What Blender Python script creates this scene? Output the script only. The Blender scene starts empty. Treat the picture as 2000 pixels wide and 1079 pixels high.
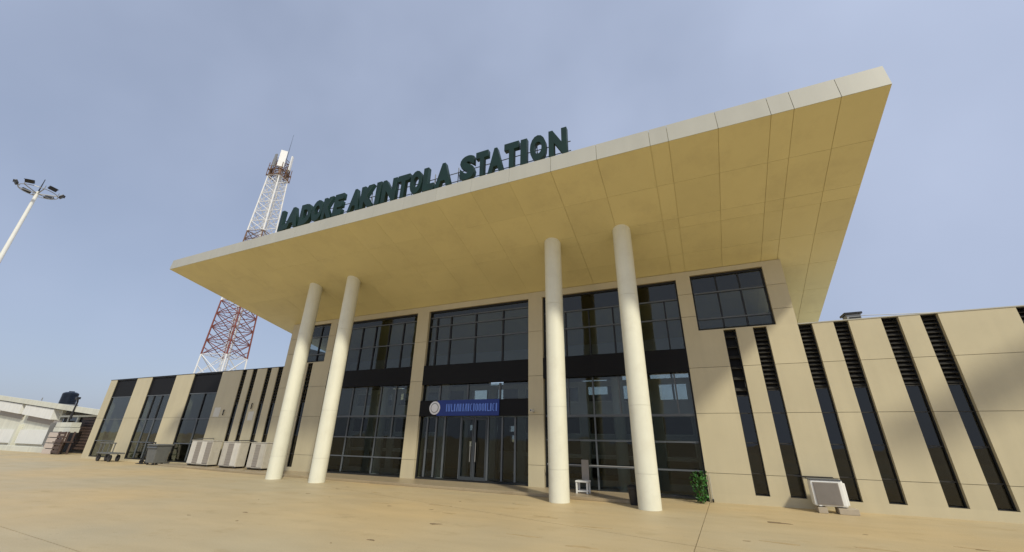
import bpy, bmesh, math, random
from mathutils import Matrix, Vector, noise as mnoise
random.seed(7)
R = math.radians
S = bpy.context.scene
COL = S.collection

# ------------------------------------------------------------------ camera
cam = bpy.data.cameras.new('camera')
cam.sensor_width = 36.0
cam.lens = 763.67 / 2000 * 36.0
cam.clip_end = 6000
co = bpy.data.objects.new('camera', cam)
COL.objects.link(co)
right = Vector((0.91364309, 0.40619035, 0.0163003))
up = Vector((0.14262542, -0.35783979, 0.92282646))
fwd = Vector((-0.3806761, 0.84080918, 0.38487092))
m = Matrix((right, up, -fwd)).transposed().to_4x4()
m.translation = (0, 0, 1.65)
co.matrix_world = m
S.camera = co

# ------------------------------------------------------------------ sky + sun
SUN = Vector((1.15, -1.0, 1.45)).normalized()
w = bpy.data.worlds.new('World')
S.world = w
w.use_nodes = True
nt = w.node_tree
bg = nt.nodes['Background']
sky = nt.nodes.new('ShaderNodeTexSky')
sky.sky_type = 'NISHITA'
sky.sun_disc = False
sky.sun_elevation = math.asin(SUN.z)
sky.sun_rotation = math.atan2(SUN.x, SUN.y)
sky.altitude = 200
sky.air_density = 1.0
sky.dust_density = 2.5
sky.ozone_density = 1.5
# thin high haze, uneven as in a hot dusty sky
tc = nt.nodes.new('ShaderNodeTexCoord')
nz = nt.nodes.new('ShaderNodeTexNoise')
nz.inputs['Scale'].default_value = 2.0
nz.inputs['Detail'].default_value = 4
nz.inputs['Roughness'].default_value = 0.5
mp = nt.nodes.new('ShaderNodeMapRange')
mp.inputs['From Min'].default_value = 0.3
mp.inputs['From Max'].default_value = 0.75
mp.inputs['To Min'].default_value = 0.58
mp.inputs['To Max'].default_value = 0.86
mx = nt.nodes.new('ShaderNodeMix')
mx.data_type = 'RGBA'
mx.inputs['B'].default_value = (4.85, 5.6, 7.4, 1)
nt.links.new(tc.outputs['Generated'], nz.inputs['Vector'])
nt.links.new(nz.outputs['Fac'], mp.inputs['Value'])
# the haze is whiter towards the sun's side of the sky
dt = nt.nodes.new('ShaderNodeVectorMath')
dt.operation = 'DOT_PRODUCT'
sh = Vector((SUN.x, SUN.y, 0)).normalized()
dt.inputs[1].default_value = (sh.x, sh.y, 0.0)
nt.links.new(tc.outputs['Generated'], dt.inputs[0])
m2 = nt.nodes.new('ShaderNodeMapRange')
m2.inputs['From Min'].default_value = -0.9
m2.inputs['From Max'].default_value = 0.2
m2.inputs['To Min'].default_value = -0.12
m2.inputs['To Max'].default_value = 0.30
nt.links.new(dt.outputs['Value'], m2.inputs['Value'])
ad = nt.nodes.new('ShaderNodeMath')
ad.operation = 'ADD'
ad.use_clamp = True
nt.links.new(mp.outputs['Result'], ad.inputs[0])
nt.links.new(m2.outputs['Result'], ad.inputs[1])
nt.links.new(ad.outputs[0], mx.inputs['Factor'])
nt.links.new(sky.outputs['Color'], mx.inputs['A'])
nt.links.new(mx.outputs['Result'], bg.inputs['Color'])
bg.inputs['Strength'].default_value = 0.1

sun = bpy.data.lights.new('sun', 'SUN')
sun.energy = 3.1
sun.angle = R(4.0)
sun.color = (1.0, 0.94, 0.78)
so = bpy.data.objects.new('sun', sun)
COL.objects.link(so)
so.rotation_euler = SUN.to_track_quat('Z', 'Y').to_euler()
so.location = (20, -60, 90)

S.view_settings.view_transform = 'Standard'
S.view_settings.look = 'None'
S.view_settings.gamma = 1
S.view_settings.use_curve_mapping = False
S.view_settings.exposure = 0.0


# ------------------------------------------------------------------ materials
def mat(name, col, rough=0.6, metal=0.0, var=0.08, scale=2.0, streak=0.0, bump=0.0, bscale=60.0, spec=0.4,
        dirt=None, dirt_amt=0.0, rnd=0.0):
    """paint / metal / plaster with uneven tone, vertical rain streaks and fine relief"""
    mt = bpy.data.materials.new(name)
    mt.use_nodes = True
    t = mt.node_tree
    N, L = t.nodes, t.links
    b = N['Principled BSDF']
    b.inputs['Roughness'].default_value = rough
    b.inputs['Metallic'].default_value = metal
    b.inputs['Specular IOR Level'].default_value = spec
    g = N.new('ShaderNodeNewGeometry')
    n1 = N.new('ShaderNodeTexNoise')
    n1.inputs['Scale'].default_value = scale
    n1.inputs['Detail'].default_value = 6
    n1.inputs['Roughness'].default_value = 0.6
    L.new(g.outputs['Position'], n1.inputs['Vector'])
    r = N.new('ShaderNodeMapRange')
    r.inputs['From Min'].default_value = 0.25
    r.inputs['From Max'].default_value = 0.75
    r.inputs['To Min'].default_value = 1 - var
    r.inputs['To Max'].default_value = 1 + var
    L.new(n1.outputs['Fac'], r.inputs['Value'])
    fac = r.outputs['Result']
    if streak:
        mpn = N.new('ShaderNodeMapping')
        mpn.inputs['Scale'].default_value = (2.2, 2.2, 0.16)
        n2 = N.new('ShaderNodeTexNoise')
        n2.inputs['Scale'].default_value = 1.5
        n2.inputs['Detail'].default_value = 5
        L.new(g.outputs['Position'], mpn.inputs['Vector'])
        L.new(mpn.outputs['Vector'], n2.inputs['Vector'])
        r2 = N.new('ShaderNodeMapRange')
        r2.inputs['From Min'].default_value = 0.35
        r2.inputs['From Max'].default_value = 0.7
        r2.inputs['To Min'].default_value = 1.0
        r2.inputs['To Max'].default_value = 1 - streak
        L.new(n2.outputs['Fac'], r2.inputs['Value'])
        mu = N.new('ShaderNodeMath')
        mu.operation = 'MULTIPLY'
        L.new(fac, mu.inputs[0])
        L.new(r2.outputs['Result'], mu.inputs[1])
        fac = mu.outputs[0]
    if rnd:                      # each sheet from a slightly different batch
        oi = N.new('ShaderNodeObjectInfo')
        r5 = N.new('ShaderNodeMapRange')
        r5.inputs['To Min'].default_value = 1 - rnd
        r5.inputs['To Max'].default_value = 1 + rnd
        L.new(oi.outputs['Random'], r5.inputs['Value'])
        mu2 = N.new('ShaderNodeMath')
        mu2.operation = 'MULTIPLY'
        L.new(fac, mu2.inputs[0])
        L.new(r5.outputs['Result'], mu2.inputs[1])
        fac = mu2.outputs[0]
    vm = N.new('ShaderNodeVectorMath')
    vm.operation = 'SCALE'
    vm.inputs[0].default_value = col
    L.new(fac, vm.inputs['Scale'])
    out = vm.outputs['Vector']
    if dirt:
        n3 = N.new('ShaderNodeTexNoise')
        n3.inputs['Scale'].default_value = scale * 1.7
        n3.inputs['Detail'].default_value = 8
        n3.inputs['Roughness'].default_value = 0.7
        L.new(g.outputs['Position'], n3.inputs['Vector'])
        r3 = N.new('ShaderNodeMapRange')
        r3.inputs['From Min'].default_value = 0.5
        r3.inputs['From Max'].default_value = 0.72
        r3.inputs['To Max'].default_value = dirt_amt
        L.new(n3.outputs['Fac'], r3.inputs['Value'])
        mm = N.new('ShaderNodeMix')
        mm.data_type = 'RGBA'
        mm.inputs['B'].default_value = (*dirt, 1)
        L.new(r3.outputs['Result'], mm.inputs['Factor'])
        L.new(out, mm.inputs['A'])
        out = mm.outputs['Result']
    L.new(out, b.inputs['Base Color'])
    if bump:
        n4 = N.new('ShaderNodeTexNoise')
        n4.inputs['Scale'].default_value = bscale
        n4.inputs['Detail'].default_value = 4
        L.new(g.outputs['Position'], n4.inputs['Vector'])
        bp = N.new('ShaderNodeBump')
        bp.inputs['Strength'].default_value = bump
        bp.inputs['Distance'].default_value = 0.01
        L.new(n4.outputs['Fac'], bp.inputs['Height'])
        L.new(bp.outputs['Normal'], b.inputs['Normal'])
    return mt


def glass_mat(name, tint, r0=0.06, rough=0.01, gl=(0.96, 0.96, 0.90)):
    """tinted pane: see-through tint plus a mirror that grows with the viewing angle, slightly wavy"""
    mt = bpy.data.materials.new(name)
    mt.use_nodes = True
    t = mt.node_tree
    N, L = t.nodes, t.links
    N.remove(N['Principled BSDF'])
    out = N['Material Output']
    tr = N.new('ShaderNodeBsdfTransparent')
    tr.inputs['Color'].default_value = (*tint, 1)
    gb = N.new('ShaderNodeBsdfGlossy')
    gb.inputs['Roughness'].default_value = rough
    gb.inputs['Color'].default_value = (*gl, 1)
    lw = N.new('ShaderNodeLayerWeight')
    pw = N.new('ShaderNodeMath')
    pw.operation = 'POWER'
    pw.inputs[1].default_value = 5
    L.new(lw.outputs['Facing'], pw.inputs[0])
    ma = N.new('ShaderNodeMath')
    ma.operation = 'MULTIPLY_ADD'
    ma.inputs[1].default_value = 1 - r0
    ma.inputs[2].default_value = r0
    L.new(pw.outputs[0], ma.inputs[0])
    ms = N.new('ShaderNodeMixShader')
    L.new(ma.outputs[0], ms.inputs['Fac'])
    L.new(tr.outputs[0], ms.inputs[1])
    L.new(gb.outputs[0], ms.inputs[2])
    g = N.new('ShaderNodeNewGeometry')
    nz_ = N.new('ShaderNodeTexNoise')
    nz_.inputs['Scale'].default_value = 0.9
    L.new(g.outputs['Position'], nz_.inputs['Vector'])
    bp = N.new('ShaderNodeBump')
    bp.inputs['Strength'].default_value = 0.12
    bp.inputs['Distance'].default_value = 0.05
    L.new(nz_.outputs['Fac'], bp.inputs['Height'])
    L.new(bp.outputs['Normal'], gb.inputs['Normal'])
    L.new(ms.outputs[0], out.inputs['Surface'])
    return mt


def ground_mat(name, a, b_, c, rough=0.5):
    mt = bpy.data.materials.new(name)
    mt.use_nodes = True
    t = mt.node_tree
    N, L = t.nodes, t.links
    p = N['Principled BSDF']
    g = N.new('ShaderNodeNewGeometry')
    n1 = N.new('ShaderNodeTexNoise')
    n1.inputs['Scale'].default_value = 0.16
    n1.inputs['Detail'].default_value = 5
    L.new(g.outputs['Position'], n1.inputs['Vector'])
    mpn = N.new('ShaderNodeMapping')
    mpn.inputs['Rotation'].default_value = (0, 0, R(-14))
    mpn.inputs['Scale'].default_value = (0.7, 1.2, 1)
    L.new(g.outputs['Position'], mpn.inputs['Vector'])
    n2 = N.new('ShaderNodeTexNoise')
    n2.inputs['Scale'].default_value = 1.3
    n2.inputs['Detail'].default_value = 8
    n2.inputs['Roughness'].default_value = 0.65
    L.new(mpn.outputs['Vector'], n2.inputs['Vector'])
    n3 = N.new('ShaderNodeTexNoise')
    n3.inputs['Scale'].default_value = 55
    n3.inputs['Detail'].default_value = 4
    n3.inputs['Roughness'].default_value = 0.7
    L.new(g.outputs['Position'], n3.inputs['Vector'])
    cr = N.new('ShaderNodeValToRGB')
    cr.color_ramp.elements[0].position = 0.35
    cr.color_ramp.elements[0].color = (*a, 1)
    cr.color_ramp.elements[1].position = 0.65
    cr.color_ramp.elements[1].color = (*b_, 1)
    L.new(n1.outputs['Fac'], cr.inputs['Fac'])
    r2 = N.new('ShaderNodeMapRange')
    r2.inputs['From Min'].default_value = 0.57
    r2.inputs['From Max'].default_value = 0.72
    r2.inputs['To Max'].default_value = 0.6
    L.new(n2.outputs['Fac'], r2.inputs['Value'])
    mx_ = N.new('ShaderNodeMix')
    mx_.data_type = 'RGBA'
    mx_.inputs['B'].default_value = (*c, 1)
    L.new(cr.outputs['Color'], mx_.inputs['A'])
    L.new(r2.outputs['Result'], mx_.inputs['Factor'])
    r3 = N.new('ShaderNodeMapRange')
    r3.inputs['From Min'].default_value = 0.3
    r3.inputs['From Max'].default_value = 0.7
    r3.inputs['To Min'].default_value = 0.86
    r3.inputs['To Max'].default_value = 1.12
    L.new(n3.outputs['Fac'], r3.inputs['Value'])
    # scattered darker drips and scuffs, and faint long streaks left by sweeping and tyres
    n5 = N.new('ShaderNodeTexNoise')
    n5.inputs['Scale'].default_value = 4.5
    n5.inputs['Detail'].default_value = 10
    n5.inputs['Roughness'].default_value = 0.75
    L.new(mpn.outputs['Vector'], n5.inputs['Vector'])
    r6 = N.new('ShaderNodeMapRange')
    r6.inputs['From Min'].default_value = 0.60
    r6.inputs['From Max'].default_value = 0.70
    r6.inputs['To Max'].default_value = 0.55
    L.new(n5.outputs['Fac'], r6.inputs['Value'])
    mp2 = N.new('ShaderNodeMapping')
    mp2.inputs['Rotation'].default_value = (0, 0, R(-14))
    mp2.inputs['Scale'].default_value = (0.35, 1.1, 1)
    L.new(g.outputs['Position'], mp2.inputs['Vector'])
    n6 = N.new('ShaderNodeTexNoise')
    n6.inputs['Scale'].default_value = 1.6
    n6.inputs['Detail'].default_value = 6
    L.new(mp2.outputs['Vector'], n6.inputs['Vector'])
    r7 = N.new('ShaderNodeMapRange')
    r7.inputs['From Min'].default_value = 0.35
    r7.inputs['From Max'].default_value = 0.65
    r7.inputs['To Min'].default_value = 0.95
    r7.inputs['To Max'].default_value = 1.04
    L.new(n6.outputs['Fac'], r7.inputs['Value'])
    mx7 = N.new('ShaderNodeMix')
    mx7.data_type = 'RGBA'
    mx7.inputs['B'].default_value = (c[0] * .72, c[1] * .7, c[2] * .68, 1)
    L.new(mx_.outputs['Result'], mx7.inputs['A'])
    L.new(r6.outputs['Result'], mx7.inputs['Factor'])
    v7 = N.new('ShaderNodeVectorMath')
    v7.operation = 'SCALE'
    L.new(mx7.outputs['Result'], v7.inputs[0])
    L.new(r7.outputs['Result'], v7.inputs['Scale'])
    vm = N.new('ShaderNodeVectorMath')
    vm.operation = 'SCALE'
    L.new(v7.outputs['Vector'], vm.inputs[0])
    L.new(r3.outputs['Result'], vm.inputs['Scale'])
    L.new(vm.outputs['Vector'], p.inputs['Base Color'])
    r4 = N.new('ShaderNodeMapRange')
    r4.inputs['To Min'].default_value = rough - 0.12
    r4.inputs['To Max'].default_value = rough + 0.15
    L.new(n2.outputs['Fac'], r4.inputs['Value'])
    L.new(r4.outputs['Result'], p.inputs['Roughness'])
    p.inputs['Specular IOR Level'].default_value = 0.22
    bp = N.new('ShaderNodeBump')
    bp.inputs['Strength'].default_value = 0.25
    bp.inputs['Distance'].default_value = 0.006
    L.new(n3.outputs['Fac'], bp.inputs['Height'])
    L.new(bp.outputs['Normal'], p.inputs['Normal'])
    return mt


M = {}
M['clad'] = mat('beige_cladding', (0.545, 0.48, 0.32), 0.45, var=0.045, scale=0.7, streak=0.06, spec=0.35, rnd=0.025, dirt=(0.36, 0.31, 0.21), dirt_amt=0.12)
M['core'] = mat('joint_backing', (0.22, 0.18, 0.12), 0.8, var=0.05)
M['soffit'] = mat('beige_soffit', (0.66, 0.575, 0.30), 0.5, var=0.05, scale=0.5, dirt=(0.42, 0.34, 0.19), dirt_amt=0.28, rnd=0.03)
M['fascia'] = mat('fascia_paint', (0.435, 0.425, 0.365), 0.45, var=0.04, scale=0.8, streak=0.05, rnd=0.025)
M['column'] = mat('column_paint', (0.78, 0.765, 0.62), 0.42, var=0.04, scale=1.2, streak=0.08, spec=0.4, rnd=0.015, dirt=(0.52, 0.47, 0.34), dirt_amt=0.22)
M['frame'] = mat('dark_frame', (0.022, 0.023, 0.024), 0.45, var=0.1, spec=0.25)
M['frame_grey'] = mat('grey_frame', (0.10, 0.112, 0.125), 0.45, var=0.1)
M['door'] = mat('door_frame', (0.045, 0.052, 0.06), 0.5, var=0.1, spec=0.25)
M['black'] = mat('black_panel', (0.008, 0.008, 0.009), 0.55, var=0.1, spec=0.15)
M['louvre'] = mat('louvre_metal', (0.04, 0.038, 0.034), 0.5, var=0.12, spec=0.25)
M['glass'] = glass_mat('tinted_glass', (0.60, 0.64, 0.63), 0.05)
M['glass_dark'] = glass_mat('dark_glass', (0.28, 0.29, 0.28), 0.05)
M['glass_low'] = glass_mat('entrance_glass', (0.50, 0.54, 0.53), 0.028)
M['clear'] = glass_mat('clear_glass', (0.93, 0.95, 0.95), 0.04)
M['int_wall'] = mat('interior_wall', (0.62, 0.62, 0.59), 0.7, var=0.05)
M['int_white'] = mat('interior_white', (0.75, 0.75, 0.72), 0.6, var=0.04)
M['int_floor'] = mat('interior_floor', (0.14, 0.13, 0.12), 0.3, var=0.08)
M['int_hall'] = mat('hall_wall', (0.22, 0.22, 0.22), 0.7, var=0.06)
M['int_dark'] = mat('interior_dark', (0.04, 0.04, 0.042), 0.6, var=0.1)
M['ground'] = ground_mat('dry_ground', (0.42, 0.33, 0.20), (0.46, 0.38, 0.25), (0.34, 0.26, 0.15), 0.7)
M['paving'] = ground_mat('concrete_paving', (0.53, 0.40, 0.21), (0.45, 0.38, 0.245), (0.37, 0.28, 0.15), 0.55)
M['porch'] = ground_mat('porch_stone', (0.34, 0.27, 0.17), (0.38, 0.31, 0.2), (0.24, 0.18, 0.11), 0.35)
M['green'] = mat('green_letter', (0.002, 0.021, 0.014), 0.5, var=0.25, scale=3)
M['white'] = mat('white_paint', (0.78, 0.78, 0.74), 0.5, var=0.04, streak=0.06)
M['offwhite'] = mat('off_white_wall', (0.66, 0.66, 0.57), 0.6, var=0.05, scale=0.6, streak=0.12)
M['greymetal'] = mat('grey_metal', (0.30, 0.30, 0.29), 0.45, metal=0.4, var=0.1)
M['red'] = mat('tower_red', (0.19, 0.055, 0.04), 0.5, var=0.2)
M['brownred'] = mat('tower_rust', (0.16, 0.09, 0.055), 0.55, var=0.2)
M['towerwhite'] = mat('tower_white', (0.72, 0.72, 0.72), 0.5, var=0.08)
M['blue'] = mat('sign_blue', (0.008, 0.03, 0.20), 0.35, var=0.08)
M['bluelit'] = mat('sign_blue_letters', (0.14, 0.26, 0.75), 0.4, var=0.1)
M['emblem'] = mat('emblem_white', (0.75, 0.75, 0.76), 0.4, var=0.05)
M['acpaint'] = mat('ac_paint', (0.52, 0.49, 0.42), 0.45, var=0.06, scale=4, streak=0.12, dirt=(0.3, 0.24, 0.16), dirt_amt=0.35)
M['aclight'] = mat('ac_light_paint', (0.64, 0.61, 0.54), 0.45, var=0.06, scale=4, streak=0.1)
M['acgrey'] = mat('ac_grey', (0.30, 0.27, 0.235), 0.5, var=0.08, scale=4)
M['dark'] = mat('dark_plastic', (0.02, 0.02, 0.022), 0.4, var=0.1)
M['bin'] = mat('bin_grey', (0.13, 0.135, 0.13), 0.55, var=0.12, scale=5, dirt=(0.2, 0.18, 0.14), dirt_amt=0.3)
M['tank'] = mat('tank_plastic', (0.008, 0.014, 0.026), 0.3, var=0.12)
M['brown'] = mat('brown_boards', (0.085, 0.055, 0.045), 0.65, var=0.2, scale=5)
M['concrete'] = mat('concrete_block', (0.42, 0.36, 0.27), 0.85, var=0.12, scale=6, bump=0.4)
M['pinkblock'] = mat('pale_block', (0.55, 0.47, 0.41), 0.75, var=0.1, scale=4)
M['paper'] = mat('paper', (0.62, 0.60, 0.53), 0.8, var=0.04)
M['stain'] = mat('paving_stain', (0.20, 0.14, 0.075), 0.7, var=0.2, scale=9)
M['scuff'] = mat('paving_scuff', (0.43, 0.32, 0.165), 0.6, var=0.2, scale=9)
M['bark'] = mat('stem_bark', (0.10, 0.07, 0.04), 0.8, var=0.2)


def leaf_mat():
    mt = bpy.data.materials.new('leaf_green')
    mt.use_nodes = True
    t = mt.node_tree
    p = t.nodes['Principled BSDF']
    g = t.nodes.new('ShaderNodeNewGeometry')
    cr = t.nodes.new('ShaderNodeValToRGB')
    cr.color_ramp.elements[0].color = (0.010, 0.06, 0.008, 1)
    cr.color_ramp.elements[1].color = (0.045, 0.20, 0.02, 1)
    t.links.new(g.outputs['Random Per Island'], cr.inputs['Fac'])
    t.links.new(cr.outputs['Color'], p.inputs['Base Color'])
    p.inputs['Roughness'].default_value = 0.45
    return mt


M['leaf'] = leaf_mat()


# ------------------------------------------------------------------ helpers
class MB:
    def __init__(s):
        s.bm = bmesh.new()

    def box(s, x0, x1, y0, y1, z0, z1, rot=None):
        vs = [s.bm.verts.new(v) for v in ((x0, y0, z0), (x1, y0, z0), (x1, y1, z0), (x0, y1, z0),
                                          (x0, y0, z1), (x1, y0, z1), (x1, y1, z1), (x0, y1, z1))]
        if rot:
            for v in vs:
                v.co = rot @ v.co
        for f in ((0, 3, 2, 1), (4, 5, 6, 7), (0, 1, 5, 4), (1, 2, 6, 5), (2, 3, 7, 6), (3, 0, 4, 7)):
            s.bm.faces.new([vs[i] for i in f])
        return s

    def prism(s, bottom, top):
        """closed solid between two matching polygons"""
        a = [s.bm.verts.new(v) for v in bottom]
        b = [s.bm.verts.new(v) for v in top]
        n = len(a)
        s.bm.faces.new(a[::-1])
        s.bm.faces.new(b)
        for i in range(n):
            j = (i + 1) % n
            s.bm.faces.new((a[i], a[j], b[j], b[i]))
        return s

    def tube(s, p, q, r0, r1=None, n=8):
        r1 = r0 if r1 is None else r1
        p, q = Vector(p), Vector(q)
        d = (q - p).normalized()
        u = d.orthogonal().normalized()
        v = d.cross(u)
        A, B = [], []
        for i in range(n):
            a = 2 * math.pi * i / n
            k = u * math.cos(a) + v * math.sin(a)
            A.append(s.bm.verts.new(p + k * r0))
            B.append(s.bm.verts.new(q + k * r1))
        s.bm.faces.new(A[::-1])
        s.bm.faces.new(B)
        for i in range(n):
            j = (i + 1) % n
            s.bm.faces.new((A[i], A[j], B[j], B[i]))
        return s

    def lathe(s, prof, c, n=32):
        rings = []
        for r, z in prof:
            rings.append([s.bm.verts.new((c[0] + r * math.cos(2 * math.pi * i / n), c[1] + r * math.sin(2 * math.pi * i / n), c[2] + z)) for i in range(n)])
        for a, b in zip(rings, rings[1:]):
            for i in range(n):
                j = (i + 1) % n
                s.bm.faces.new((a[i], a[j], b[j], b[i]))
        s.bm.faces.new(rings[0][::-1])
        s.bm.faces.new(rings[-1])
        return s

    def build(s, name, material, parent=None, smooth=False, bevel=0.0):
        bmesh.ops.recalc_face_normals(s.bm, faces=s.bm.faces)
        if bevel:
            bmesh.ops.bevel(s.bm, geom=list(s.bm.edges), offset=bevel, segments=2, affect='EDGES', profile=0.6, clamp_overlap=True)
        me = bpy.data.meshes.new(name)
        s.bm.to_mesh(me)
        s.bm.free()
        me.materials.append(material)
        if smooth:
            for p in me.polygons:
                p.use_smooth = True
            try:
                me.set_sharp_from_angle(angle=R(25))
            except Exception:
                pass
        o = bpy.data.objects.new(name, me)
        COL.objects.link(o)
        if parent is not None:
            o.parent = parent
            if parent.get('_off'):
                o.location = -Vector(parent['_off'])
        return o


def thing(name, label, cat, loc=(0, 0, 0), group=None):
    o = bpy.data.objects.new(name, None)
    COL.objects.link(o)
    o.location = loc
    o.empty_display_size = 0.3
    o['label'] = label
    o['category'] = cat
    if group:
        o['group'] = group
    if any(loc):
        o['_off'] = list(loc)      # its parts are written in world coordinates; build() takes this off again
    return o


def tag(o, label, cat, group=None):
    o['label'] = label
    o['category'] = cat
    if group:
        o['group'] = group
    return o


def bx(name, x0, x1, y0, y1, z0, z1, material, parent=None, bevel=0.0, rot=None):
    return MB().box(x0, x1, y0, y1, z0, z1, rot).build(name, material, parent, bevel=bevel)


# ------------------------------------------------------------------ ground
mb = MB()
mb.box(-2500, 2500, -2500, 2500, -0.5, -0.05)
g = mb.build('ground', M['ground'])
g['kind'] = 'structure'

mb = MB()
mb.box(-150, 70, -45, 70, -0.049, -0.03)
plaza = mb.build('plaza', M['core'])
plaza['kind'] = 'structure'


def clip(poly, a, b, side, gap):
    """keep the part of poly on one side of the line a-b, pulled back by gap"""
    ax, ay = a
    dx, dy = b[0] - a[0], b[1] - a[1]
    ln = math.hypot(dx, dy)
    nx, ny = -dy / ln * side, dx / ln * side
    d = [(x - ax) * nx + (y - ay) * ny - gap for x, y in poly]
    out = []
    for i in range(len(poly)):
        j = (i + 1) % len(poly)
        if d[i] >= 0:
            out.append(poly[i])
        if (d[i] >= 0) != (d[j] >= 0):
            t = d[i] / (d[i] - d[j])
            out.append((poly[i][0] + t * (poly[j][0] - poly[i][0]), poly[i][1] + t * (poly[j][1] - poly[i][1])))
    return out


RECT = [(-149, -44), (69, -44), (69, 69), (-149, 69)]
LA = ((-0.04, 14.03), (-0.36, 8.15))
LB = ((-7.28, 10.35), (0.21, 8.46))
LC = ((-12.14, 3.91), (-8.61, 3.74))
for sa in (1, -1):
    for sb in (1, -1):
        for sc in ((1,) if sb == 1 else (1, -1)):
            P = clip(RECT, *LA, sa, 0.007)
            P = clip(P, *LB, sb, 0.011)
            if sb == -1:
                P = clip(P, *LC, sc, 0.007)
            if len(P) < 3:
                continue
            o = MB().prism([(x, y, -0.034) for x, y in P], [(x, y, 0.0) for x, y in P]).build('paving_slab', M['paving'], plaza)

# porch: low stone step under the roof
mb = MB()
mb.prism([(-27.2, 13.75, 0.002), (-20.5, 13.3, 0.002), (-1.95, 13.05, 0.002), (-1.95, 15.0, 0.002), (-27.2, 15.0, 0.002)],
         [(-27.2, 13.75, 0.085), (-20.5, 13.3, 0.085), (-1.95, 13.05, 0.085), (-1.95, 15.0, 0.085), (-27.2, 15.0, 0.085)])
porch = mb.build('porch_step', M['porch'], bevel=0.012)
porch['kind'] = 'structure'

# dark stains and scraps of dirt on the paving
mb = MB()


def blot(mb, cx, cy, rx, ry, rot):
    vs = []
    ph = random.random() * 6
    for i in range(18):
        a = 2 * math.pi * i / 18
        k = 1 + 0.22 * math.sin(3 * a + ph) + 0.15 * math.sin(7 * a + ph * 2)
        x, y = rx * k * math.cos(a), ry * k * math.sin(a)
        vs.append((cx + x * math.cos(rot) - y * math.sin(rot), cy + x * math.sin(rot) + y * math.cos(rot)))
    mb.prism([(x, y, 0.0005) for x, y in vs], [(x, y, 0.004) for x, y in vs])


blot(mb, 1.33, 11.85, 0.23, 0.09, -0.1)
blot(mb, -5.27, 8.0, 0.12, 0.05, 0.3)
for i in range(26):
    blot(mb, random.uniform(-12, 6), random.uniform(5.5, 12.2), random.uniform(0.02, 0.09), random.uniform(0.01, 0.03), random.uniform(-.4, .4))
sc_ = MB()
for (cx, cy) in ((-6.6, 10.1), (-5.6, 9.2), (-4.6, 10.6), (-3.7, 9.9), (-2.9, 10.9), (-2.4, 9.3), (-5.0, 11.3), (-1.9, 7.6), (-3.3, 7.9), (0.9, 9.6), (2.6, 9.9), (3.9, 10.8), (-8.3, 9.6), (-9.8, 11.2)):
    blot(sc_, cx + random.uniform(-.3, .3), cy, random.uniform(.14, .34), random.uniform(.025, .06), random.uniform(-.2, .1))
scf = sc_.build('paving_scuffs', M['scuff'])
scf['kind'] = 'stuff'
o = mb.build('paving_stains', M['stain'])
o['kind'] = 'stuff'

# ------------------------------------------------------------------ station building
FY = 14.75           # face of the cladding
GY = 14.94           # plane of the panes
B = thing('station_building', 'long beige clad station with wedge roof, four white columns and dark glazing', 'building')
JZ = (0.79, 2.52, 3.97)
TAN = math.tan(R(19))


def sofz(y):
    return 8.335 - TAN * (y - 12.33)


def rows(z0, z1, joints):
    c = [z0] + [j for j in joints if z0 + 0.1 < j < z1 - 0.1] + [z1]
    return list(zip(c, c[1:]))


def wall_segment(x0, x1, z0, z1, joints=JZ, depth=0.42, parent=None):
    """core with recessed joints; face made of separate cladding panels"""
    wl = parent or bx('wall', x0 + 0.004, x1 - 0.004, FY + 0.045, FY + depth, z0, z1, M['core'], B)
    for a, b in rows(z0, z1, joints):
        a2 = a + (0.006 if a > z0 else 0)
        b2 = b - (0.006 if b < z1 else 0)
        # panel wraps the reveal: an L each side is part of the same folded sheet
        q = MB().box(x0, x1, FY, FY + 0.043, a2, b2)
        q.box(x0, x0 + 0.003, FY + 0.0432, FY + depth - 0.01, a2, b2)
        q.box(x1 - 0.003, x1, FY + 0.0432, FY + depth - 0.01, a2, b2)
        o = q.build('cladding_panel', M['clad'], wl)
    return wl


def slot(x0, x1, z0, z1, lou0=None, lou1=None, nl=0, trans=(), pane_m='glass_dark', gy=None):
    GY = gy or 14.92
    f = MB()
    t = 0.025
    f.box(x0 + 0.001, x0 + t, GY - 0.05, GY + 0.05, z0 + .001, z1 - .001)
    f.box(x1 - t, x1 - 0.001, GY - 0.05, GY + 0.05, z0 + .001, z1 - .001)
    f.box(x0 + t + .0005, x1 - t - .0005, GY - 0.05, GY + 0.05, z0 + .001, z0 + t)
    f.box(x0 + t + .0005, x1 - t - .0005, GY - 0.05, GY + 0.05, z1 - t, z1 - .001)
    fr = f.build('slot_window', M['frame'], B)
    xi0, xi1 = x0 + t + .002, x1 - t - .002
    cuts = [z0 + t] + sorted(trans) + [lou0 if lou0 else z1 - t]
    for a, b in zip(cuts, cuts[1:]):
        bx('pane', xi0, xi1, GY - 0.006, GY + 0.006, a + 0.015, b - 0.015, M[pane_m], fr)
    for z in trans:
        bx('transom', xi0, xi1, GY - 0.04, GY + 0.04, z - 0.013, z + 0.013, M['louvre'], fr)
    if lou0:
        bx('transom', xi0, xi1, GY - 0.04, GY + 0.04, lou0 - 0.013, lou0 + 0.013, M['louvre'], fr)
        bx('backing_panel', xi0, xi1, GY + 0.09, GY + 0.11, lou0 + .014, lou1 - .002, M['black'], fr)
        h = (lou1 - lou0 - .03) / nl
        for i in range(nl):
            zc = lou0 + 0.02 + (i + 0.5) * h
            rt = Matrix.Translation((0, GY, zc)) @ Matrix.Rotation(R(38 + random.uniform(-6, 6)), 4, 'X')
            bx('louvre_slat', xi0, xi1, -0.07, 0.07, -0.008, 0.008, M['louvre'], fr, rot=rt)
    return fr


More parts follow.
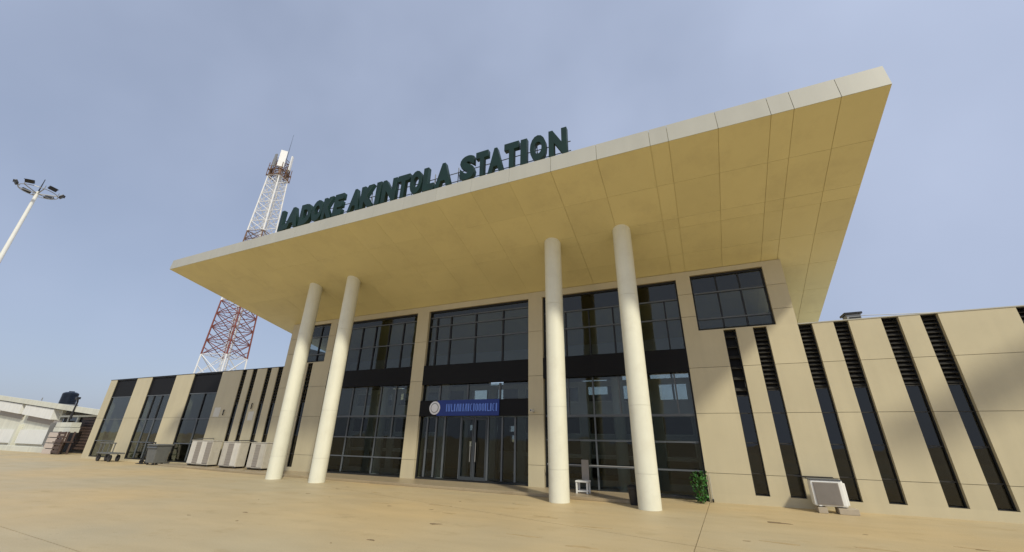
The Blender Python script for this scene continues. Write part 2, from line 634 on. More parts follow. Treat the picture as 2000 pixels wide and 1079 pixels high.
def grid_glazing(name, x0, x1, bands, cols, parent=B, pane_m='glass', fm='frame', mull=0.05, gy=None):
    """bands: list of (z0,z1,kind,n columns or explicit xs); returns the frame part with its panes, mullions, transoms"""
    GY = gy or 14.94
    f = MB()
    z0, z1 = bands[0][0], bands[-1][1]
    f.box(x0 + .001, x0 + 0.05, GY - 0.06, GY + 0.06, z0, z1)
    f.box(x1 - 0.05, x1 - .001, GY - 0.06, GY + 0.06, z0, z1)
    f.box(x0 + 0.0505, x1 - 0.0505, GY - 0.06, GY + 0.06, z1 - 0.06, z1 - 0.001)
    f.box(x0 + 0.0505, x1 - 0.0505, GY - 0.06, GY + 0.06, z0, z0 + 0.06)
    fr = f.build(name, M[fm], parent)
    xa, xb = x0 + 0.052, x1 - 0.052
    for bi, (a, b, kind, xs) in enumerate(bands):
        a2 = a + (0.062 if bi == 0 else 0)
        b2 = b - (0.062 if bi == len(bands) - 1 else 0)
        if kind == 'spandrel':
            bx('spandrel_panel', x0 + 0.002, x1 - 0.002, GY - 0.20, GY - 0.061, a2, b2, M['black'], fr)
            continue
        if bi:
            prev = bands[bi - 1][2]
            th = 0.045 if kind != 'thick' else 0.08
            if prev != 'spandrel':
                bx('transom', xa, xb, GY - 0.055, GY + 0.055, a - th / 2, a + th / 2, M['frame_grey'], fr)
        xs = [xa] + [x for x in xs if xa + .05 < x < xb - .05] + [xb]
        for i, (p, q) in enumerate(zip(xs, xs[1:])):
            pl = p + (mull / 2 if i else 0)
            qr = q - (mull / 2 if i < len(xs) - 2 else 0)
            mm_ = kind if kind in M else pane_m
            yy = GY + random.uniform(-.002, .002)
            bx('pane', pl + .002, qr - .002, yy - 0.006, yy + 0.006, a2 + 0.03, b2 - 0.03, M[mm_], fr)
            if i:
                bx('mullion', p - mull / 2, p + mull / 2, GY - 0.05, GY + 0.05, a2 + .025, b2 - .025, M['frame_grey' if b2 < 3.9 else fm], fr)
    return fr


WT = 5.18                                          # top of the wings
UT = 7.475                                         # top of the tall block under the soffit

# ---- right half: tall block then wing
SL = [(1.24, 1.61), (2.11, 2.50), (3.36, 3.735), (4.28, 4.655), (5.44, 5.84), (6.33, 6.72), (8.31, 8.69), (9.25, 9.63), (10.5, 10.88)]
xs = 0.0
bz = 0.24
bx('wall', 0.004, 13.9, FY + 0.045, FY + 0.42, -0.02, bz, M['core'], B)
o = B.children[-1]
bx('cladding_panel', 0.0, 14.0, FY, FY + 0.043, -0.02, bz, M['clad'], o)
edges = [0.0] + [v for s in SL for v in s] + [14.0]
for i in range(0, len(edges), 2):
    wall_segment(edges[i], edges[i + 1], bz, 5.2 if edges[i + 1] < 3.4 else WT)
for i, (a, b) in enumerate(SL):
    if i < 2:
        slot(a, b, bz, 5.2, 3.2 if i else 3.05, 5.17, 14 if i else 6, (0.82, 1.66, 2.52))
    else:
        slot(a, b, bz, WT, 3.22, WT - .03, 15, (0.82, 1.66, 2.52))
# tall block above 5.2: left jamb, window, right jamb, lintel
for (a, b) in ((0.0, 0.48), (2.79, 3.36)):
    wall_segment(a, b, 5.2, UT, (5.76, 6.6))
wall_segment(0.48, 2.79, 7.30, UT, ())
bx('sill', 0.48, 2.79, FY + 0.001, FY + 0.42, 5.2, 5.235, M['clad'], B)
grid_glazing('clerestory_window', 0.485, 2.785, [(5.236, 5.66, 'glass', (1.31, 2.03)), (5.66, 6.62, 'glass', (1.31, 2.03)), (6.62, 7.295, 'glass_dark', (1.31, 2.03))], None)
# wing coping
bx('coping', 3.365, 14.0, FY - 0.015, FY + 0.6, WT + 0.001, WT + 0.03, M['fascia'], B)

# ---- left half, mirrored about the entrance (x = -8.44)
SLl = [(-18.49, -18.12), (-19.38, -18.99)]
WIN = [(-37.55, -34.9), (-33.1, -30.33), (-28.42, -25.6)]
SLw = [(-23.77, -23.38), (-22.86, -22.47), (-21.66, -21.28), (-20.74, -20.35)]
bx('wall', -20.3, -16.884, FY + 0.045, FY + 0.42, 0.0, bz, M['core'], B)
bx('cladding_panel', -20.3, -16.88, FY, FY + 0.043, 0.0, bz, M['clad'], B.children[-1])
e = [-20.3, -19.38, -18.99, -18.49, -18.12, -16.88]
for i in range(0, 6, 2):
    wall_segment(e[i], e[i + 1], bz, 5.2)
for a, b in SLl:
    slot(a, b, bz, 5.2, 3.2, 5.17, 10, (0.82, 1.66, 2.52), gy=14.84)
for (a, b) in ((-20.3, -19.67), (-17.36, -16.88)):
    wall_segment(a, b, 5.2, UT, (5.76, 6.6))
wall_segment(-19.67, -17.36, 7.30, UT, ())
bx('sill', -19.67, -17.36, FY + 0.001, FY + 0.42, 5.2, 5.235, M['clad'], B)
grid_glazing('clerestory_window', -19.665, -17.365, [(5.236, 5.66, 'glass', (-18.9, -18.13)), (5.66, 6.62, 'glass', (-18.9, -18.13)), (6.62, 7.295, 'glass_dark', (-18.9, -18.13))], None)
# left wing
bx('wall', -38.4, -20.304, FY + 0.045, FY + 0.42, -0.02, 0.12, M['core'], B)
bx('cladding_panel', -38.4, -20.304, FY, FY + 0.043, -0.02, 0.12, M['clad'], B.children[-1])
edges = [-38.4] + [v for s in WIN + SLw for v in s] + [-20.302]
LT = 5.1
for i in range(0, len(edges), 2):
    wall_segment(edges[i], edges[i + 1], 0.12, LT, (2.52,) if edges[i] < -24 else ())
for a, b in SLw:
    slot(a, b, 0.12, LT, 3.22, LT - .03, 12, (0.82, 1.66, 2.52), gy=14.84)
for k, (a, b) in enumerate(WIN):
    mid = (a + b) / 2
    xsw = [(), (a + .9, a + 1.8), (mid + .2,)][k]
    fr = grid_glazing('wide_window', a, b, [(0.121, 1.1, 'glass', xsw), (1.1, 2.45, 'glass', xsw), (2.45, 3.9, 'glass', xsw), (3.9, LT - .002, 'black', ())], None, gy=14.84)
bx('coping', -38.42, -20.304, FY - 0.015, FY + 0.6, LT + 0.001, LT + 0.03, M['frame'], B)

# ---- entrance bays between the piers
for (a, b) in ((-11.64, -10.98), (-5.89, -5.27)):
    pr = bx('pier', a + .004, b - .004, FY + 0.045, FY + 0.55, 0.0, UT, M['core'], B)
    wall_segment(a, b, 0.0, UT, JZ + (5.76,), 0.56, parent=pr)
for (a, b) in ((-16.878, -11.642), (-10.978, -5.892), (-5.268, -0.002)):
    wall_segment(a, b, 7.215, UT, ())
sb = [-16.88 + i * 0.873 for i in range(1, 6)]
grid_glazing('glazed_bay', -16.875, -11.645,
             [(0.086, 0.82, 'glass_low', (sb[1], sb[3])), (0.82, 1.62, 'glass_low', (sb[1], sb[3])), (1.62, 2.52, 'glass_low', sb[0:5]), (2.52, 3.86, 'thick', sb),
              (3.86, 4.65, 'spandrel', ()), (4.65, 5.78, 'glass', sb), (5.78, 6.86, 'glass', sb), (6.86, 7.214, 'glass_dark', ())], None)
sr = [-5.27 + i * 0.95 for i in range(1, 6)]
grid_glazing('glazed_bay', -5.265, -0.005,
             [(0.03, 0.82, 'glass_low', (sr[1], sr[3])), (0.82, 1.65, 'glass_low', (sr[1], sr[3])), (1.65, 2.48, 'glass_low', (sr[1], sr[3])), (2.48, 3.86, 'thick', sr),
              (3.86, 4.65, 'spandrel', ()), (4.65, 5.78, 'glass', sr), (5.78, 6.50, 'glass', sr), (6.50, 7.214, 'glass_dark', ())], None)
sm = [-10.55, -9.80, -8.48, -7.13]
bay = grid_glazing('glazed_bay', -10.975, -5.895,
                   [(0.086, 2.49, 'glass_low', (-10.6, -10.15, -9.72, -8.92, -8.28, -7.68, -7.05, -6.50)), (2.49, 3.12, 'spandrel', ()), (3.12, 3.80, 'glass', (-10.1, -8.7, -7.2)),
                    (3.80, 4.64, 'spandrel', ()), (4.64, 5.80, 'glass', sm), (5.80, 6.48, 'glass', sm), (6.48, 6.90, 'glass', sm), (6.90, 7.214, 'glass_dark', ())], None, mull=0.065)
# door leaves, handles
for a, b in ((-8.89, -8.31), (-8.25, -7.71)):
    f = MB()
    f.box(a + .0, a + .055, GY - .085, GY - .051, 0.15, 2.42)
    f.box(b - .055, b, GY - .085, GY - .051, 0.15, 2.42)
    f.box(a + .0555, b - .0555, GY - .085, GY - .051, 0.15, 0.27)
    f.box(a + .0555, b - .0555, GY - .085, GY - .051, 2.34, 2.42)
    d = f.build('door', M['door'], B)
    MB().tube((b - .09 if a < -8.5 else a + .09, GY - .13, 0.8), (b - .09 if a < -8.5 else a + .09, GY - .13, 1.5), .016).build('handle', M['greymetal'], d, smooth=True)

# ---- building behind the facade: roofs, side and rear walls, floor
bx('wall', -38.4, -38.05, FY + 0.425, 27.0, -0.02, LT - .004, M['clad'], B)
bx('wall', 13.6, 13.95, FY + 0.425, 27.0, -0.02, WT - .004, M['clad'], B)
bx('wall', -38.04, -19.7, 26.7, 27.0, -0.02, 5.05, M['clad'], B)
bx('wall', 2.76, 13.59, 26.7, 27.0, -0.02, 5.05, M['clad'], B)
bx('wall', -20.29, -20.0, 19.21, 26.69, -0.02, 5.0, M['clad'], B)
bx('wall', 3.05, 3.355, 19.21, 26.69, -0.02, 5.0, M['clad'], B)
bx('wing_roof', -38.04, -20.31, FY + 0.43, 26.69, LT - .25, LT - .01, M['int_wall'], B)
bx('wing_roof', 3.37, 13.59, FY + 0.43, 26.69, WT - .25, WT - .01, M['int_wall'], B)
bx('wall', 3.05, 3.355, FY + 0.425, 19.2, -0.02, 6.3, M['clad'], B)
bx('wall', -20.29, -20.0, FY + 0.425, 19.2, -0.02, 6.3, M['clad'], B)
def holed_wall(name, x0, x1, z0, z1, y0, y1, holes, m_):
    xs_ = sorted({x0, x1, *[h[0] for h in holes], *[h[1] for h in holes]})
    zs_ = sorted({z0, z1, *[h[2] for h in holes], *[h[3] for h in holes]})
    q = MB()
    for a, b in zip(xs_, xs_[1:]):
        run = None
        for c, d in zip(zs_, zs_[1:]):
            inh = any(h[0] <= a and b <= h[1] and h[2] <= c and d <= h[3] for h in holes)
            if not inh:
                run = [run[0] if run else c, d]
            if run and (inh or d == zs_[-1]):
                q.box(a, b, y0, y1, run[0], run[1])
                run = None
    o = q.build(name, m_, B)
    for h in holes:
        bx('rear_pane', h[0] + .002, h[1] - .002, (y0 + y1) / 2 - .006, (y0 + y1) / 2 + .006, h[2] + .002, h[3] - .002, M['clear'], o)
    return o


HOLES = [(-3.4, -2.6, 3.7, 4.9), (-1.95, -0.95, 3.6, 4.9), (-0.85, -0.1, 3.6, 4.9), (-12.5, -11.5, 3.7, 4.5), (-11.4, -10.4, 3.7, 4.9),
         (-13.0, -12.35, 2.1, 2.4), (-12.9, -12.4, 1.2, 1.5), (-11.2, -10.7, 2.1, 2.35), (-11.3, -10.8, 1.45, 1.85), (-10.0, -9.5, 2.05, 2.35), (-9.9, -9.5, 1.5, 1.85),
         (-19.0, -17.8, 3.95, 4.75), (-17.6, -16.4, 3.95, 4.75), (-5.6, -4.2, 3.95, 4.75), (-4.9, -4.4, 1.2, 1.9), (-2.2, -1.4, 1.2, 2.0)]
holed_wall('rear_wall', -19.99, 3.04, -0.02, 5.2, 22.0, 22.3, HOLES, M['int_hall'])
bx('interior_ceiling', -19.99, 3.04, 19.2, 22.6, 5.21, 5.4, M['int_white'], B)
bx('rear_wall', -19.99, 3.04, 19.0, 19.19, 4.55, 6.3, M['int_wall'], B)
bx('upper_floor', -19.99, 3.04, GY + 0.3, 17.6, 4.28, 4.5, M['int_wall'], B)
bx('interior_floor', -38.04, 13.59, FY + 0.43, 26.69, -0.015, 0.03, M['int_floor'], B)
# inner partition with doors and windows, seen through the panes
pt = MB()
PX = [-16.8 + 1.4 * i for i in range(13)]
PY = 16.7
for i, x in enumerate(PX):
    pt.box(x - .17, x + .17, PY, PY + .2, 0.031, 3.94)
for i, (a, b) in enumerate(zip(PX, PX[1:])):
    for z0, z1 in ((0.031, .25), (1.0, 1.1), (1.72, 1.86), (2.55, 3.1), (3.75, 3.94)):
        if 4 <= i <= 6 and z1 < 2.5:
            continue
        pt.box(a + .1705, b - .1705, PY, PY + .2, z0, z1)
prt = pt.build('partition', M['int_wall'], B)
for i, (a, b) in enumerate(zip(PX, PX[1:])):
    if 4 <= i <= 6:
        continue
    for z0, z1 in ((1.1, 1.72), (1.86, 2.55), (3.1, 3.75)):
        q = MB()
        for fx0, fx1, fz0, fz1 in ((a + .172, a + .212, z0 + .002, z1 - .002), (b - .212, b - .172, z0 + .002, z1 - .002), (a + .2125, b - .2125, z0 + .002, z0 + .04), (a + .2125, b - .2125, z1 - .04, z1 - .002)):
            q.box(fx0, fx1, PY - .012, PY + .06, fz0, fz1)
        q.build('window_frame', M['int_white'], prt)
        bx('partition_window', a + .172, b - .172, PY + .08, PY + .1, z0 + .002, z1 - .002, M['clear' if z0 > 3 else ('int_dark' if (i + int(z0 * 3)) % 3 else 'greymetal')], prt)
# hall columns, ticket counter and pale notice boards deep in the hall
for x in (-14.2, -10.6, -6.2, -2.7):
    MB().tube((x, 16.1, .031), (x, 16.1, 3.945), .22, n=20).build('interior_column', M['int_white'], B, smooth=True)
bx('counter', -9.9, -6.9, 20.6, 21.3, .031, 1.05, M['int_white'], B)
for x, z, ww, hh in ((-9.4, 1.9, .9, .35), (-8.2, 1.3, .6, .5), (-7.2, 1.9, .7, .45), (-7.4, 2.6, .9, .4), (-6.3, 1.7, .5, .6), (-9.2, 1.1, .6, .3)):
    bx('notice_board', x, x + ww, 21.93, 21.98, z, z + hh, M['int_white'], B)

# ---- columns
CY = 12.33
for x in (-16.03, -13.62, -3.96, -1.47):
    zt = sofz(CY) + 0.12
    cuts = [0.0, 0.85, 2.6, 5.95, zt]
    c = MB().lathe([(0.285, 0.0), (0.285, zt)], (x, CY, 0), 40).build('column', M['acpaint'], B, smooth=True)
    for a, b in zip(cuts, cuts[1:]):
        mb = MB()
        lo = a + (0.0025 if a else 0.001)
        hi = b - 0.0025
        mb.lathe([(0.286, lo), (0.2985, lo), (0.30, lo + .002), (0.30, hi - .002), (0.2985, hi), (0.286, hi)], (x, CY, 0), 48)
        mb.build('drum', M['column'], c, smooth=True)

# ---- wedge roof
Y0, Y1 = 9.5, 19.4
TH = 0.52


def xl(y):
    return -23.36 + (y - 9.5) * 0.327


def xr(y):
    return 5.18 - (y - 9.5) * 0.025


def rp(x, y, off):
    return (x, y, sofz(y) + off)


roof = MB().prism([rp(xl(Y0) + .03, Y0 + .03, .02), rp(xr(Y0) - .03, Y0 + .03, .02), rp(xr(Y1) - .03, Y1, .02), rp(xl(Y1) + .03, Y1, .02)],
                  [rp(xl(Y0) + .03, Y0 + .03, TH), rp(xr(Y0) - .03, Y0 + .03, TH), rp(xr(Y1) - .03, Y1, TH), rp(xl(Y1) + .03, Y1, TH)]).build('roof', M['soffit'], B)
JX = [-3.05, -1.62, -0.11, 0.37, 1.60, 2.80, 3.29, 4.24]
JX = [-3.05 - 1.42 * i for i in range(13, 0, -1)] + JX
JY = [Y0, 10.87, 12.22, 12.64, 13.85, 15.2, 16.6, 18.0, Y1]
XE = [None] + JX + [None]


def xb_(i, y):
    if i == 0:
        return xl(y)
    if i == len(XE) - 1:
        return xr(y)
    return min(max(XE[i], xl(y)), xr(y))


for i in range(len(XE) - 1):
    wide = 0.006 if (i < len(XE) and XE[i] is not None and XE[i] > -3.2) else 0.0022
    wide2 = 0.006 if (XE[i + 1] is not None and XE[i + 1] > -3.2) else 0.0022
    for j in range(len(JY) - 1):
        cg = .0042 if XE[i] is not None and XE[i] > -1.7 else .0022
        ya, yb = JY[j] + (cg if j else 0), JY[j + 1] - cg
        p = [(xb_(i, ya) + wide, ya), (xb_(i + 1, ya) - wide2, ya), (xb_(i + 1, yb) - wide2, yb), (xb_(i, yb) + wide, yb)]
        if p[1][0] - p[0][0] < .03 and p[2][0] - p[3][0] < .03:
            continue
        if p[1][0] - p[0][0] < .004:
            p[1] = (p[0][0] + .004, ya)
        if p[2][0] - p[3][0] < .004:
            p[3] = (p[2][0] - .004, yb)
        sag = [random.uniform(-.002, .002) for _ in range(4)]
        MB().prism([rp(*q, s) for q, s in zip(p, sag)], [rp(*q, .0175) for q in p]).build('soffit_panel', M['soffit'], roof)
# fascia boards along the front edge and down both sides
for i in range(len(XE) - 1):
    a = xl(Y0) if i == 0 else XE[i]
    b = xr(Y0) if i == len(XE) - 2 else XE[i + 1]
    zb = sofz(Y0)
    ht = 0.50 + 0.10 * (a + 23.4) / 28.6
    ht2 = 0.50 + 0.10 * (b + 23.4) / 28.6
    gp = .006 if a > -3.2 else .003
    gq = .006 if b > -3.2 else .003
    MB().prism([(a + gp, Y0 - .012, zb - .004), (b - gq, Y0 - .012, zb - .004), (b - gq, Y0 + .028, zb + .0), (a + gp, Y0 + .028, zb + .0)],
               [(a + gp, Y0 + .02, zb + ht), (b - gq, Y0 + .02, zb + ht2), (b - gq, Y0 + .12, zb + ht2), (a + gp, Y0 + .12, zb + ht)]).build('fascia_panel', M['fascia'], roof)
for fn, sg in ((xl, -1), (xr, 1)):
    for ya, yb in zip(JY, JY[1:]):
        ya += .13 if ya == Y0 else .003
        pa = [(fn(ya) + sg * .0, ya), (fn(ya) - sg * .028, ya), (fn(yb) - sg * .028, yb - .003), (fn(yb) + sg * .0, yb - .003)]
        MB().prism([rp(*q, .019) for q in pa], [rp(*q, .535) for q in pa]).build('fascia_panel', M['fascia'], roof)

# ------------------------------------------------------------------ roof-top lettering
sg = thing('station_sign', 'dark green raised letters on a rail frame along the roof front edge', 'sign', (-9.4, 9.95, 9.75))
LET = [('L', -16.12, -15.70), ('A', -15.74, -14.90), ('D', -14.82, -14.12), ('O', -14.10, -13.46), ('K', -13.44, -12.84), ('E', -12.80, -12.30), ('A', -11.95, -11.33), ('K', -11.31, -10.60), ('I', -10.52, -10.28), ('N', -10.20, -9.50), ('T', -9.45, -8.88), ('O', -8.83, -8.27), ('L', -8.21, -7.71), ('A', -7.66, -6.96), ('S', -6.59, -5.98), ('T', -5.93, -5.44), ('A', -5.45, -4.84), ('T', -4.82, -4.27), ('I', -4.21, -3.98), ('O', -3.86, -3.29), ('N', -3.20, -2.58)]
tmp = {}
for ch in sorted(set(c for c, _, _ in LET)):
    cu = bpy.data.curves.new('letter_' + ch, 'FONT')
    cu.body = ch
    cu.extrude = 0.08
    cu.offset = 0.06
    cu.bevel_depth = 0.006
    cu.resolution_u = 4
    to = bpy.data.objects.new('tmp', cu)
    COL.objects.link(to)
    bpy.context.view_layer.update()
    dg = bpy.context.evaluated_depsgraph_get()
    me = bpy.data.meshes.new_from_object(to.evaluated_get(dg))
    bpy.data.objects.remove(to)
    bpy.data.curves.remove(cu)
    me.materials.clear()
    me.materials.append(M['green'])
    xs_ = [v.co.x for v in me.vertices]
    ys_ = [v.co.y for v in me.vertices]
    cx, cy, wx, wy = (min(xs_) + max(xs_)) / 2, min(ys_), max(xs_) - min(xs_), max(ys_) - min(ys_)
    for v in me.vertices:
        x, y, z_ = v.co
        v.co = ((x - cx) / wx, z_, (y - cy) / wy)     # unit width and height, standing upright
    me.name = 'letter'
    tmp[ch] = me
for ch, a, b in LET:
    o = bpy.data.objects.new('letter', tmp[ch])
    COL.objects.link(o)
    o.parent = sg
    o.scale = (b - a, 1, 1.06)
    o.location = Vector(((a + b) / 2, 9.88, 10.13 + random.uniform(-.015, .015))) - Vector((-9.4, 9.95, 9.75))
    o.rotation_euler = (0, R(random.uniform(-.8, .8)), 0)
for z_ in (10.34, 10.72):
    MB().tube((-16.3, 10.0, z_), (-2.5, 10.0, z_), .018, n=6).build('rail', M['frame_grey'], sg)
for i in range(14):
    x = -16.1 + i * 1.035
    MB().tube((x, 10.02, 9.62), (x, 10.02, 10.95), .018, n=6).build('post', M['frame_grey'], sg)
    MB().tube((x, 10.03, 10.75), (x, 10.62, 9.4), .012, n=6).build('brace', M['frame_grey'], sg)

# ------------------------------------------------------------------ sign over the doors
es = thing('entrance_sign', 'blue fascia sign with round white emblem over the entrance doors', 'sign', (-9.0, 14.8, 2.5))
bx('board', -10.05, -7.12, 14.70, 14.818, 2.50, 3.13, M['blue'], es, bevel=.008)
bx('end_board', -10.96, -10.055, 14.73, 14.818, 2.50, 3.11, M['black'], es)
em = MB().tube((-10.16, 14.69, 2.82), (-10.16, 14.729, 2.82), .27, n=32).build('emblem', M['emblem'], es)
MB().tube((-10.16, 14.683, 2.82), (-10.16, 14.6895, 2.82), .20, n=28).build('emblem_ring', M['greymetal'], em)
MB().tube((-10.16, 14.677, 2.82), (-10.16, 14.6825, 2.82), .165, n=28).build('emblem_centre', M['emblem'], em)
lt = MB()


def bar(x, z0, z1, wd=.04, lean=0.0):
    lt.prism([(x, 14.680, z0), (x + wd, 14.680, z0), (x + wd, 14.699, z0), (x, 14.699, z0)],
             [(x + lean, 14.680, z1), (x + lean + wd, 14.680, z1), (x + lean + wd, 14.699, z1), (x + lean, 14.699, z1)])


LZ, HZ = 2.67, 2.97
x = -9.58
for kind in 'IZLIVNIVICIOOOILICI':
    if kind == 'I':
        bar(x, LZ, HZ, .05); x += .10
    elif kind in 'ZN':
        bar(x, LZ, HZ, .035); bar(x + .05, LZ, HZ, .035, -.0 if kind == 'N' else .02); x += .15
    elif kind == 'L':
        bar(x, LZ, HZ, .035); bar(x + .036, LZ, LZ + .04, .07); x += .14
    elif kind == 'V':
        bar(x, LZ, HZ, .035, .04); bar(x + .09, LZ, HZ, .035, -.01); x += .16
    elif kind in 'CO':
        bar(x, LZ + .03, HZ - .03, .035)
        if kind == 'O':
            bar(x + .075, LZ + .03, HZ - .03, .035)
        bar(x + .036, LZ, LZ + .04, .038); bar(x + .036, HZ - .04, HZ, .038); x += .145
lt.build('lettering', M['bluelit'], es)

# ------------------------------------------------------------------ small things along the front
cc = thing('security_camera', 'small white security camera on the pier right of the entrance', 'camera', (-5.65, 14.72, 2.65))
bx('body', -5.70, -5.62, 14.42, 14.64, 2.62, 2.70, M['white'], cc, bevel=.01)
MB().tube((-5.66, 14.64, 2.66), (-5.66, 14.749, 2.60), .015).build('bracket', M['greymetal'], cc)
MB().tube((-5.66, 14.405, 2.66), (-5.66, 14.419, 2.66), .028, n=14).build('lens', M['dark'], cc)

bs = thing('shrub', 'bright green leafy shrub against the glass beside the beige wall', 'plant', (-0.22, 14.35, 0))
st = MB()
lf = MB()
for k in range(9):
    a = random.uniform(0, 6.28)
    p = Vector((-0.22 + .07 * math.cos(a), 14.35 + .07 * math.sin(a), 0.004))
    q = p + Vector((random.uniform(-.14, .14), random.uniform(-.14, .14), random.uniform(.6, .85)))
    st.tube(p, q, .008, .004, 5)
    for t in range(46):
        u = random.uniform(0.02, 1.08)
        c = p.lerp(q, u) + Vector((random.gauss(0, .075), random.gauss(0, .09), random.gauss(0, .04)))
        c.z = max(c.z, .03)
        c.x = min(max(c.x, -.46), .03)
        c.y = min(c.y, 14.68)
        d = Vector((random.gauss(0, 1), random.gauss(0, 1), random.gauss(.3, .6))).normalized()
        s_ = d.orthogonal().normalized()
        s_.rotate(Matrix.Rotation(random.uniform(0, 6.28), 3, d))
        L_, W_ = random.uniform(.05, .10), random.uniform(.018, .03)
        nn = d.cross(s_) * .006
        vs = [lf.bm.verts.new(c + v) for v in (Vector((0, 0, 0)), d * L_ * .45 + s_ * W_ + nn, d * L_, d * L_ * .45 - s_ * W_ + nn)]
        lf.bm.faces.new((vs[0], vs[1], vs[2]))
        lf.bm.faces.new((vs[0], vs[2], vs[3]))
st.build('stem', M['bark'], bs)
fo = lf.build('foliage', M['leaf'], bs)
fo['kind'] = 'stuff'

pp = thing('downpipe', 'thin pale downpipe at the wall edge behind the shrub', 'pipe', (0.09, 14.7, 0))
MB().tube((0.09, 14.70, .02), (0.09, 14.70, .78), .012).build('pipe', M['acpaint'], pp)
MB().tube((0.09, 14.70, .02), (0.09, 14.62, .08), .028).build('valve', M['dark'], pp)

wb = thing('waste_bin', 'small black bin tucked behind the rightmost column', 'bin', (-1.93, 12.92, 0))
MB().lathe([(0.13, 0.003), (0.17, 0.40), (0.185, 0.41), (0.185, 0.44)], (-1.93, 12.92, 0), 20).build('bin_body', M['dark'], wb, smooth=True)
MB().lathe([(0.186, .4405), (0.186, .455), (0.12, .50)], (-1.93, 12.92, 0), 20).build('lid', M['frame'], wb, smooth=True)

sl_ = thing('porch_chair', 'small white framed chair with tall tan back in the porch', 'chair', (-3.68, 14.0, .085))
for (dx, dy) in ((-.17, -.15), (.17, -.15), (-.17, .15), (.17, .15)):
    bx('leg', -3.68 + dx - .025, -3.68 + dx + .025, 14.0 + dy - .025, 14.0 + dy + .025, .0855, .40, M['white'], sl_)
bx('seat', -3.89, -3.47, 13.81, 14.19, .401, .45, M['white'], sl_, bevel=.01)
bx('backrest', -3.76, -3.52, 14.20, 14.235, .40, 1.05, M['acgrey'], sl_, bevel=.006)
bx('stretcher', -3.824, -3.536, 13.84, 13.86, .13, .17, M['white'], sl_)
bx('stretcher', -3.824, -3.536, 14.14, 14.16, .13, .17, M['white'], sl_)
# handrail inside the right bay
hr = thing('guard_rail', 'low metal guard rail in front of the glass right of the entrance', 'railing', (-3.6, 14.6, 0))
MB().tube((-5.1, 14.62, .86), (-1.95, 14.62, .86), .022).build('top_rail', M['greymetal'], hr, smooth=True)
for x in (-5.05, -2.0):
    MB().tube((x, 14.62, .086), (x, 14.62, .838), .018).build('post', M['greymetal'], hr)


def ac_unit(x0, x1, y0, y1, z0, z1, label, strips, two=False):
    a = thing('air_conditioner', label, 'air conditioner', ((x0 + x1) / 2, (y0 + y1) / 2, z0 - .07), 'outdoor air conditioners along the wall')
    bx('casing', x0, x1, y0, y1, z0, z1, M['acpaint'], a, bevel=.02)
    bx('top_cover', x0 - .02, x1 + .02, y0 - .02, y1 + .02, z1 + .001, z1 + .03, M['acpaint'], a, bevel=.008)
    wd = (x1 - x0 - .08) / len(strips)
    for i, s_ in enumerate(strips):
        xa = x0 + .04 + i * wd
        if s_ == 'g':
            pg = bx('grille_panel', xa + .008, xa + wd - .008, y0 - .018, y0 - .001, z0 + .06, z1 - .06, M['acgrey'], a)
            nsl = 9
            sm_ = MB()
            for k in range(nsl):
                zz = z0 + .1 + k * (z1 - z0 - .2) / (nsl - 1)
                sm_.box(xa + .015, xa + wd - .015, y0 - .03, y0 - .0185, zz - .014, zz + .014)
            sm_.build('louvre', M['acgrey'], pg)
        else:
            bx('front_panel', xa + .008, xa + wd - .008, y0 - .02, y0 - .001, z0 + .04, z1 - .04, M['aclight' if s_ == 'w' else 'acpaint'], a, bevel=.006)
    for fx in (x0 + .06, x1 - .18):
        bx('foot', fx, fx + .12, y0 + .05, y1 - .05, z0 - .07, z0 - .001, M['dark'], a)
    MB().tube((x1 - .1, y1 + .0, z0 + .3), (x1 - .1, FY - .001, z0 + .3), .02).build('pipe', M['dark'], a)
    return a


ac_unit(-25.15, -23.32, 13.98, 14.45, .16, 1.30, 'widest pale air conditioner, leftmost of three by the left wing', 'wgwg')
ac_unit(-22.45, -21.10, 13.98, 14.45, .16, 1.27, 'middle pale air conditioner of three by the left wing wall', 'pgw')
ac_unit(-20.30, -19.16, 13.98, 14.45, .16, 1.27, 'pale air conditioner beside the leftmost column, nearest of three', 'pgp')

# the unit by the right wing: rounded white casing, grey front, on two blocks
ra = thing('air_conditioner', 'white rounded air conditioner with grey front by the right wing slots', 'air conditioner', (2.95, 14.25, .14), 'outdoor air conditioners along the wall')
bx('casing', 2.52, 3.24, 14.05, 14.42, .16, .78, M['white'], ra, bevel=.045)
gp_ = bx('front_grille', 2.575, 3.13, 14.028, 14.049, .20, .73, M['acgrey'], ra, bevel=.008)
sm_ = MB()
for k in range(22):
    zz = .225 + k * .0228
    sm_.box(2.59, 3.115, 14.018, 14.0275, zz, zz + .010)
sm_.build('grille_bar', M['acgrey'], gp_)
bx('top_edge', 2.50, 3.22, 14.03, 14.44, .782, .80, M['frame_grey'], ra)
bx('side_panel', 3.2405, 3.29, 14.12, 14.40, .2, .72, M['white'], ra, bevel=.015)
bx('badge', 2.60, 2.66, 14.020, 14.0275, .165, .19, M['white'], ra)
bx('foot', 2.6, 2.68, 14.1, 14.4, .1405, .159, M['dark'], ra)
bx('foot', 3.05, 3.13, 14.1, 14.4, .1405, .159, M['dark'], ra)
for i, (a, b, lab) in enumerate(((2.56, 2.76, 'small concrete block under the left foot of the rounded white air conditioner'), (3.0, 3.42, 'longer concrete block under the right foot of the rounded white air conditioner'))):
    tag(bx('concrete_block', a, b, 14.02, 14.42, .002, .14, M['concrete'], None, bevel=.01), lab, 'block')
rpip = MB()
rpip.tube((2.30, 14.72, .80), (2.30, 14.72, .82), .012)
rpip.tube((2.30, 14.72, .81), (3.2, 14.72, .81), .012)
rpip.tube((3.2, 14.72, .80), (3.2, 14.43, .72), .012)
tag(rpip.build('refrigerant_pipe', M['dark']), 'thin dark pipe running along the wall above the rounded air conditioner', 'pipe')

